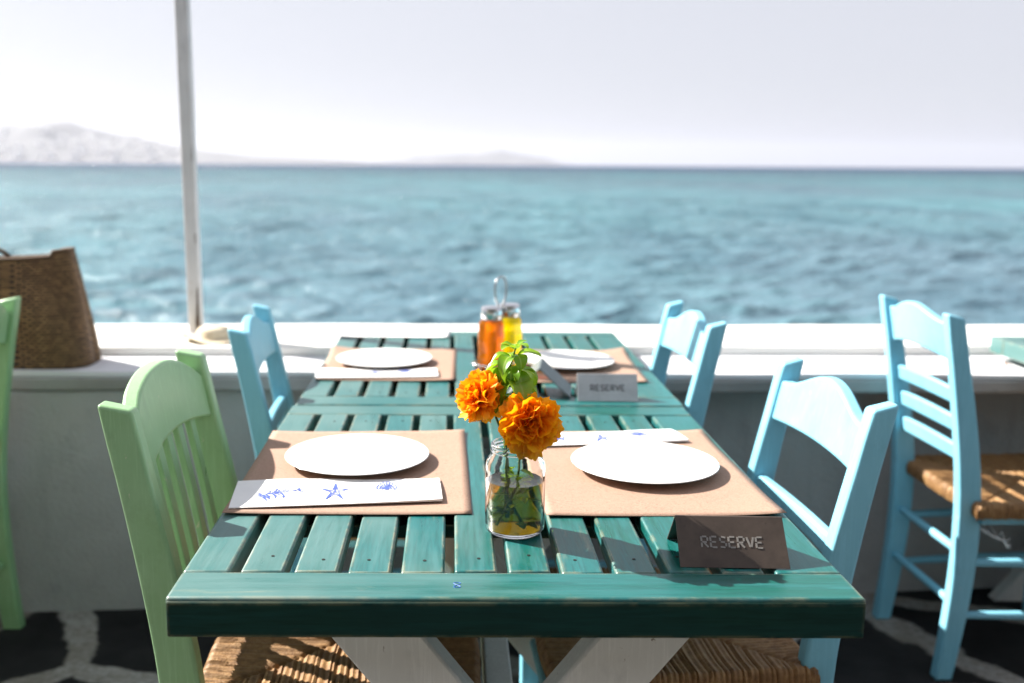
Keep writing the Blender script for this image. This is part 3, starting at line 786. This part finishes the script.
def petals(b, axis, ctr, rad, seed, rings=((8, 8, .55), (22, 12, .72), (38, 16, .86), (56, 19, .96), (74, 21, 1.0), (92, 21, 1.0), (110, 17, .92))):
    rr = random.Random(seed); ax = Vector(axis).normalized(); e1 = ax.orthogonal().normalized(); e2 = ax.cross(e1)
    for phi, cnt, ln in rings:
        for k in range(cnt):
            th = 2 * math.pi * (k + rr.uniform(-.3, .3)) / cnt + phi; ph = R(phi + rr.uniform(-9, 9))
            rd = e1 * math.cos(th) + e2 * math.sin(th)
            d = (ax * math.cos(ph) + rd * math.sin(ph)).normalized(); sd = ax.cross(rd).normalized(); nn = d.cross(sd).normalized()
            sd = (sd * math.cos(.5 * rr.uniform(-1, 1)) + nn * math.sin(.5 * rr.uniform(-1, 1))).normalized(); nn = d.cross(sd)
            L = rad * ln * rr.uniform(.78, 1.16); w = rad * rr.uniform(.19, .31); p1 = rr.uniform(0, 6.28); ruf = rad * rr.uniform(.07, .16); curl = rad * rr.uniform(-.20, .26)
            ns = rr.choice((2.2, 2.8, 3.4))
            def fn(u, v):
                q = u * 2 - 1; vv = .18 + .82 * v
                ww = w * (.18 + .82 * math.sin(min(1, v * 1.02) * math.pi * .60) ** 1.0)
                notch = -.07 * L * (abs(q) ** 2.2) * v + .045 * L * math.sin(ns * 2.2 * q + p1) * v ** 3
                return Vector(ctr) + d * (L * vv + notch) + sd * (ww * q) + nn * (ruf * math.sin(ns * q + p1) * v ** 1.5 + curl * (v ** 2) + .12 * w * q * q)
            b.grid(fn, 8, 5, lambda u, v: min(1, v * .85 + .25 * (phi / 110)))
GF = 'orange marigolds in the jar'
def marigold(axis, ctr, rad, path, seed, lab):
    root = empty('marigold', (JX, JY, JZ + .01))
    off = Vector((JX, JY, JZ + .01)); c = Vector(ctr) - off
    b = MB(); petals(b, axis, c, rad, seed); b.build('flower_head', M['petal'], root, smooth=180, att=True)
    ax = Vector(axis).normalized()
    MB().tube([c - ax * rad * .02, c - ax * rad * .25, c - ax * rad * .62, c - ax * rad * .78], [rad * .2, rad * .30, rad * .20, .0022], 10).build('calyx', M['stem'], root, smooth=60)
    pts = [c - ax * rad * .74] + [Vector(p) - off for p in path]
    # smooth the stem
    for _ in range(2):
        q = [pts[0]]
        for a, bb in zip(pts[:-1], pts[1:]): q += [a * .75 + bb * .25, a * .25 + bb * .75]
        q.append(pts[-1]); pts = q
    MB().tube(pts, .0017, 8).build('stem', M['stem'], root, smooth=180)
    return tag(root, lab, 'flower', GF)
marigold((.22, -.93, .06), (.024, .186, .906), .0415, [(.010, .225, .895), (.016, .214, .862), (.014, .212, .82), (-.010, .205, .763)], 4, 'larger orange marigold facing forward over the jar mouth')
marigold((-.62, -.50, .42), (-.036, .208, .935), .0345, [(-.020, .222, .912), (.000, .212, .870), (-.004, .212, .82), (.018, .220, .762)], 9, 'smaller orange marigold leaning out to the left of the jar')

def leaf(b, base, d, up, L, w, droop, rr):
    d = Vector(d).normalized(); sd = d.cross(Vector(up)).normalized(); nn = sd.cross(d).normalized()
    cup = rr.uniform(.12, .4); ph = rr.uniform(0, 6)
    def fn(u, v):
        q = u * 2 - 1; ww = w * math.sin(math.pi * v ** .8) ** .75 if 0 < v < 1 else 0
        a = droop * v
        p = Vector(base) + (d * math.sin(a) / max(droop, .01) + nn * -(1 - math.cos(a)) / max(droop, .01)) * L if droop > .01 else Vector(base) + d * L * v
        n2 = (nn * math.cos(a) + d * math.sin(a))
        rip = .05 * w * math.sin(11 * v + ph + 2 * abs(q))
        return p + sd * ww * q + n2 * (cup * w * q * q * (ww / w if w else 0) + rip * abs(q) + .03 * L * math.sin(16 * v) * abs(q) * .3)
    b.grid(fn, 6, 9, lambda u, v: abs(u * 2 - 1) if 0 < v < 1 else 0)
bs = empty('basil_sprig', (JX, JY, JZ + .01)); OFF = Vector((JX, JY, JZ + .01))
rr = random.Random(21); lb = MB()
tipz = [(.962, .0), (.976, .004), (.990, .006), (1.002, .002)]
stem_pts = [(.004, .222, .770), (.002, .220, .82), (-.004, .224, .87), (-.006, .228, .92), (-.002, .222, .960), (.004, .218, .985), (.008, .214, 1.000)]
sm = [Vector(p) - OFF for p in stem_pts]
MB().tube(sm, [.0022, .0022, .002, .0019, .0016, .0013, .0009], 8).build('stem', M['stem'], bs, smooth=180)
for zi, (zz, n, L, w, dr, el) in enumerate(((.938, 6, .044, .0130, 2.0, .0), (.956, 7, .051, .0155, 2.0, .1), (.972, 8, .047, .0145, 2.1, .3), (.987, 6, .038, .0120, 2.0, .5), (.999, 5, .022, .0075, 1.3, .9))):
    for k in range(n):
        a = 2 * math.pi * (k + rr.uniform(-.2, .2)) / n + zi * .7
        base = Vector((.002 + .004 * math.cos(a) + (zz - .96) * .15, .220 + .004 * math.sin(a), zz + rr.uniform(-.004, .004))) - OFF
        leaf(lb, base, (math.cos(a), math.sin(a), el + rr.uniform(-.1, .2)), (0, 0, 1), L * rr.uniform(.70, 1.20), w * rr.uniform(.75, 1.2), dr * rr.uniform(.6, 1.3), rr)
lb.build('leaves', M['leaf'], bs, smooth=180, att=True)
# sunken leaves and twigs inside the water
ub = MB()
for k in range(26):
    a = rr.uniform(0, 6.28); r0 = rr.uniform(0, .012); z = rr.uniform(.012, .095)
    leaf(ub, (r0 * math.cos(a), r0 * math.sin(a), z - .01), (math.cos(a), math.sin(a), rr.uniform(-.3, .9)), (0, 0, 1), rr.uniform(.014, .022), rr.uniform(.004, .0075), rr.uniform(.3, .9), rr)
ub.build('sunken_leaves', M['leaf'], bs, smooth=180, att=True)
tag(bs, 'leafy green basil sprig standing above the marigolds in the jar', 'herb sprig')

# ---------------- oil and vinegar caddy
CX, CY = .040, 1.272
CA = R(48)
cad = empty('cruet_caddy', (CX, CY, TOP + .001), CA); tag(cad, 'chrome wire caddy with a tall loop handle on the second table', 'caddy')
def rrect(cx, cy, w, d, r, n=6):
    out = []
    for sx, sy, a0 in ((1, 1, 0), (-1, 1, 90), (-1, -1, 180), (1, -1, 270)):
        for i in range(n + 1):
            a = R(a0 + 90 * i / n); out.append((cx + sx * (w / 2 - r) + r * math.cos(a), cy + sy * (d / 2 - r) + r * math.sin(a)))
    return out
tr = MB(); o2 = rrect(0, 0, .142, .078, .02)
tr.rings([[(x, y, z) for x, y in o2] for z in (0, .003)])
tr.build('tray', M['chrome'], cad, bevel=.0008)
for z in (.022,):
    MB().tube([(x, y, z) for x, y in o2 + [o2[0]]], .0018, 8, False).build('wire_rail', M['chrome'], cad, smooth=180)
for sx, sy in ((1, 1), (1, -1), (-1, 1), (-1, -1)):
    MB().tube([(sx * .071, sy * .019, .002), (sx * .071, sy * .019, .0225)], .0018, 8).build('upright', M['chrome'], cad, smooth=180)
hp = [(0, 0, .002), (0, 0, .12), (-.004, 0, .150), (-.018, 0, .172), (-.022, 0, .195), (-.018, 0, .217), (0, 0, .227), (.018, 0, .217), (.022, 0, .195), (.018, 0, .172), (.004, 0, .150), (.003, 0, .10)]
q = [Vector(p) for p in hp]
for _ in range(2):
    n_ = [q[0]]
    for a, bb in zip(q[:-1], q[1:]): n_ += [a * .75 + bb * .25, a * .25 + bb * .75]
    n_.append(q[-1]); q = n_
MB().tube(q, .0027, 10).build('loop_handle', M['steel'], cad, smooth=180)
def bottle(x, y, liq, lab):
    root = empty('cruet_bottle', (x, y, TOP + .0055), CA)
    sec = lambda w, z: [(a, b_, z) for a, b_ in rrect(0, 0, w, w, w * .30, 6)]
    MB().rings([sec(.043, .1210), sec(.040, .1225), sec(.039, .1235)]).build('glass_neck', M['thin_glass'], root, smooth=60)
    MB().rings([sec(.048, 0), sec(.053, .004), sec(.054, .034), sec(.0515, .040), sec(.0515, .052), sec(.054, .058), sec(.054, .088), sec(.0515, .094), sec(.0520, .104), sec(.0500, .114), sec(.0440, .1205)]).build('filled_body', liq, root, smooth=60)
    MB().lathe([(.0001, .1235), (.0235, .1235), (.0250, .125), (.0250, .150), (.0235, .1525), (.0001, .153)], 32).build('cap', M['chrome'], root, smooth=45)
    return tag(root, lab, 'bottle', 'cruet bottles in the caddy')
bottle(CX - .0335 * math.cos(CA), CY - .0335 * math.sin(CA), M['vinegar'], 'chrome-capped bottle of orange liquid in the caddy')
bottle(CX + .0335 * math.cos(CA), CY + .0335 * math.sin(CA), M['oil'], 'chrome-capped bottle of yellow oil in the caddy')

# ------------------------------------------------------------------ pole, bag, hat, leaves on the ledge
PB = Vector((-.8625, 1.97, .711)); PT = Vector((-.871, 1.97, 3.9))
po = empty('awning_pole', PB); tag(po, 'thin weathered white pole with rust streaks standing on the ledge', 'pole')
d = PT - PB; rs = []
for i in range(41):
    f = i / 40; c = d * f; w = .0195
    rs.append([(c.x + a * w, c.y + b_ * w, c.z) for a, b_ in ((-1, -1), (1, -1), (1, 1), (-1, 1))])
MB().rings(rs).build('shaft', M['pole'], po, bevel=.004, smooth=50)
# flaked paint: rust patches standing just proud on the right edge of the camera side
ru = random.Random(4); rb = []
for z, l, w in ((.035, .045, .010), (.085, .03, .008), (.125, .035, .007), (.30, .02, .005), (.55, .03, .004), (1.0, .05, .004), (1.35, .025, .005), (1.75, .03, .004), (2.1, .06, .005)):
    cx = d.x * z / d.z + .0195 - w * .6; b = MB(); n = 10
    pts = [(cx + w * math.cos(a) * (1 + .3 * ru.uniform(-1, 1)), -.0198, z + l * math.sin(a) * (1 + .25 * ru.uniform(-1, 1))) for a in np.linspace(0, 6.28, n, endpoint=False)]
    pts = [(min(p[0], d.x * p[2] / d.z + .0155), p[1], p[2]) for p in pts]
    b.add(pts + [(p[0], p[1] + .001, p[2]) for p in pts], [tuple(range(n)), tuple(range(2 * n - 1, n - 1, -1))] + [(i, n + i, n + (i + 1) % n, (i + 1) % n) for i in range(n)])
    b.build('rust_patch', plain('rust', (.055, .030, .018), .8) if 'rust' not in bpy.data.materials else bpy.data.materials['rust'], po, smooth=0)
MB().box(-.045, .045, -.045, .045, .004, .012).build('foot_plate', M['pole'], po, bevel=.002)

def make_bag():
    root = empty('woven_bag', (-1.345, 1.675, .684)); tag(root, 'brown woven tote bag with loop handles standing on the ledge at far left', 'bag')
    b = MB(); nu, nv = 72, 26; HH = .305
    def fn(u, v):
        a = 2 * math.pi * u; f = v
        wx = .272 - .045 * f ** 1.4; wy = .082 * (1 - .72 * f ** 1.2) + .012
        ca, sa = math.cos(a), math.sin(a); e = .42
        x = wx * math.copysign(abs(ca) ** e, ca); y = wy * math.copysign(abs(sa) ** e, sa)
        fold = .020 * math.sin(x * 19 + 5 * f) * (1 - abs(x) / .32) * math.sin(math.pi * min(1, f * 1.05)) * (1 if sa < 0 else -1)
        crease = -.022 * math.exp(-((x - .02 + .16 * (f - .5)) / .035) ** 2) * math.sin(math.pi * f) * (1 if sa < 0 else -1) * -1
        z = HH * f + (-.018 * math.sin((x + .27) / .54 * math.pi) * f ** 3) + .014 * f ** 4 * (1 if ca > .6 else 0)
        return (x, y + fold + crease, z)
    b.grid(fn, nu, nv)
    me = b.build('bag_body', M['wicker'], root, smooth=180, solid=.006)
    uv = me.data.uv_layers.new(name='UVMap')
    for p in me.data.polygons:
        for li in p.loop_indices:
            vi = me.data.loops[li].vertex_index; j, i = divmod(vi, nu + 1); uv.data[li].uv = (i / nu * 2.0, j / nv * .6)
    # bottom
    bb = MB(); ring = [fn(i / 48, 0) for i in range(48)]; bb.add([(p[0] * .99, p[1] * .98, .004) for p in ring] + [(p[0] * .99, p[1] * .98, .0005) for p in ring], [tuple(range(48)), tuple(range(95, 47, -1))]).build('bag_base', M['wicker'], root, smooth=0)
    for s in (-1, 1):
        pts = []
        for i in range(19):
            a = math.pi * i / 18; pts.append((-.075 + .13 * math.cos(a), s * .018 - .02 * math.sin(a), HH - .04 + .058 * math.sin(a) + (.012 if s > 0 else 0)))
        MB().tube(pts, .006, 8).build('handle', M['rattan'], root, smooth=180)
    MB().tube([(x, y * 1.01, z + .002) for x, y, z in [fn(i / 72, 1) for i in range(73)]], .0055, 8, False).build('rim', M['rattan'], root, smooth=180)
make_bag()
# small dark tassel / base corner leaf beside the bag
def hat():
    root = empty('straw_hat', (-.792, 1.90, .712)); root.scale = (.62, .62, .75); tag(root, 'pale straw hat lying on the back kerb between the pole and the blue chair', 'hat')
    b = MB()
    b.lathe([(.0001, .050), (.045, .049), (.066, .044), (.076, .034), (.082, .012), (.088, .005), (.125, .007), (.150, .013), (.151, .010), (.125, .003), (.088, .001), (.079, .010), (.072, .032), (.060, .040), (.0001, .045)], 64)
    v = []
    for p in b.v:
        r = math.hypot(p[0], p[1]); a = math.atan2(p[1], p[0])
        v.append((p[0] * 1.06, p[1], p[2] + (.014 * math.sin(2 * a + .7) + .004 * math.sin(5 * a)) * max(0, (r - .085) / .065) + .003))
    b.v = v; b.build('woven_hat', M['pale_straw'], root, smooth=60)
hat()
def dead(x, y, z, s, lab, seed):
    r2 = random.Random(seed); b = MB(); leaf(b, (0, 0, .004), (1, .3, .15), (0, 0, 1), s, s * .28, .9, r2)
    o = b.build('dried_leaf', M['dead_leaf'], smooth=180, solid=.0006); o.location = (x, y, z); o.rotation_euler = (.3, 0, r2.uniform(0, 3))
    tag(o, lab, 'leaf', 'dried leaves on the ledge')
dead(-.685, 1.63, .687, .034, 'dried brown leaf on the ledge just left of the far blue chair', 1)
dead(1.17, 1.95, .716, .032, 'dried brown leaf on the white kerb seen through the ladder-back chair', 2)
dead(1.49, 1.66, .687, .036, 'dried brown leaf on the ledge at the right picture edge', 3)

# ------------------------------------------------------------------ unseen taverna assumed behind the photographer; it darkens camera-facing sides
tv = empty('unseen_taverna_facade', (0, -6.2, 0)); tag(tv, 'assumed whitewashed taverna front with blue doors and shutters, out of view behind the tables', 'building', kind='thing')
def unseen_wall_piece(x0, x1, z0, z1): fw.box(x0, x1, -.3, 0, z0, z1)
fw = MB(); ops = [(-5.2, -4.0, 0, 2.2), (-2.4, -1.2, .9, 2.2), (.2, 1.5, 0, 2.25), (3.0, 4.2, .9, 2.2)]
x = -11.0
for a, b_, z0, z1 in ops:
    unseen_wall_piece(x, a, 0, 3.5); unseen_wall_piece(a, b_, z1, 3.5)
    if z0: unseen_wall_piece(a, b_, 0, z0)
    x = b_
unseen_wall_piece(x, 11, 0, 3.5)
fw.build('wall', M['kerb'], tv, smooth=0)
for a, b_, z0, z1 in ops:
    fr = MB(); fr.box(a, a + .09, -.2, -.1, z0, z1).box(b_ - .09, b_, -.2, -.1, z0, z1).box(a + .09, b_ - .09, -.2, -.1, z1 - .09, z1)
    fr.build('unseen_door' if z0 == 0 else 'unseen_window', M['blue'], tv, smooth=0)
    MB().box(a + .09, b_ - .09, -.18, -.14, z0, z1 - .09).build('unseen_panel', M['unseen_dark_pane'], tv, smooth=0)
aw = empty('unseen_awning', (0, -4.1, 2.6)); tag(aw, 'unseen canvas awning added in front of the taverna to cut skylight', 'unseen_awning', kind='thing')  # added out of view to cut skylight and shade the facade
MB().grid(lambda u, v: (-10 + 20 * u, -2.0 + 3.9 * v, .75 - .75 * v - .05 * math.sin(math.pi * v) - .02 * math.sin(31 * u)), 80, 10).build('canvas', M['canvas'], aw, smooth=180, solid=.004)  # canvas of the added unseen awning
for xx in (-9.5, -4.5, 4.5, 9.5): MB().tube([(xx, 1.86, -2.6), (xx, 1.86, -.03)], .03, 10).build('post', M['pole'], aw, smooth=60)

# ------------------------------------------------------------------ haze, sky, sun
bpy_box = MB().box(-6900, 6900, -60, 7200, -4.0, 150)
hz = bpy_box.build('haze', None, smooth=0); tag(hz, kind='stuff')
hmat = bpy.data.materials.new('sea_haze'); hmat.use_nodes = True; nt = hmat.node_tree; nt.nodes.remove(nt.nodes['Principled BSDF'])
pv = nt.nodes.new('ShaderNodeVolumePrincipled'); pv.inputs['Density'].default_value = .000085; pv.inputs['Color'].default_value = (.86, .89, 1.0, 1); pv.inputs['Anisotropy'].default_value = .45
nt.links.new(pv.outputs[0], nt.nodes['Material Output'].inputs['Volume']); hz.data.materials.append(hmat)

EL, AZ = 37.0, -62.0     # elevation; azimuth clockwise from +Y (out to sea)
w = bpy.data.worlds.new('World'); S.world = w; w.use_nodes = True
wt = w.node_tree; bg = wt.nodes['Background']
sky = wt.nodes.new('ShaderNodeTexSky'); sky.sky_type = 'NISHITA'; sky.sun_disc = False
sky.sun_elevation = R(EL); sky.sun_rotation = R(AZ); sky.altitude = 0; sky.air_density = 1.0; sky.dust_density = 1.6; sky.ozone_density = 1.0
hs = wt.nodes.new('ShaderNodeHueSaturation'); hs.inputs['Saturation'].default_value = .42   # hazy, milky sky
veil = wt.nodes.new('ShaderNodeMix'); veil.data_type = 'RGBA'; veil.inputs[0].default_value = .87   # even summer haze over the whole sky
veil.inputs[7].default_value = (3.40, 3.46, 3.84, 1)
wt.links.new(sky.outputs[0], hs.inputs['Color']); wt.links.new(hs.outputs[0], veil.inputs[6]); wt.links.new(veil.outputs[2], bg.inputs['Color']); bg.inputs['Strength'].default_value = .066
sl = bpy.data.lights.new('sun', 'SUN'); sl.energy = 5.0; sl.angle = R(.5); sl.color = (1, .95, .87)
so = bpy.data.objects.new('sun', sl); COL.objects.link(so)
frm = Vector((math.sin(R(AZ)) * math.cos(R(EL)), math.cos(R(AZ)) * math.cos(R(EL)), math.sin(R(EL))))
so.rotation_euler = (-frm).to_track_quat('-Z', 'Y').to_euler(); so.location = frm * 20

# ------------------------------------------------------------------ camera
cam = bpy.data.cameras.new('camera'); co = bpy.data.objects.new('camera', cam); COL.objects.link(co); S.camera = co
cam.sensor_width = 36; cam.sensor_fit = 'HORIZONTAL'; cam.lens = 995 / 1024 * 36; cam.clip_start = .05; cam.clip_end = 30000
cam.shift_x = (512 - 460) / 1024
yw, pt_, ro = R(.5), R(10.09), R(.36)
f = Vector((math.sin(yw) * math.cos(pt_), math.cos(yw) * math.cos(pt_), -math.sin(pt_)))
r0 = Vector((math.cos(yw), -math.sin(yw), 0)); u0 = r0.cross(f)
rt = r0 * math.cos(ro) + u0 * math.sin(ro); up = -r0 * math.sin(ro) + u0 * math.cos(ro)
mt = Matrix(((rt.x, up.x, -f.x, -.076), (rt.y, up.y, -f.y, -1.0627), (rt.z, up.z, -f.z, 1.2358), (0, 0, 0, 1)))
co.matrix_world = mt
cam.dof.use_dof = True; cam.dof.focus_distance = 1.30; cam.dof.aperture_fstop = 3.0; cam.dof.aperture_blades = 9

S.render.engine = 'CYCLES'; cy = S.cycles
cy.use_denoising = True
try: cy.denoiser = 'OPENIMAGEDENOISE'; cy.denoising_input_passes = 'RGB_ALBEDO_NORMAL'
except Exception: pass
cy.max_bounces = 14; cy.transmission_bounces = 12; cy.transparent_max_bounces = 12; cy.volume_bounces = 1; cy.diffuse_bounces = 5
cy.sample_clamp_indirect = 8; cy.caustics_refractive = True; cy.caustics_reflective = False; cy.blur_glossy = .6
vs = S.view_settings; vs.view_transform = 'Standard'; vs.look = 'None'; vs.gamma = 1; vs.use_curve_mapping = False; vs.exposure = 1.62
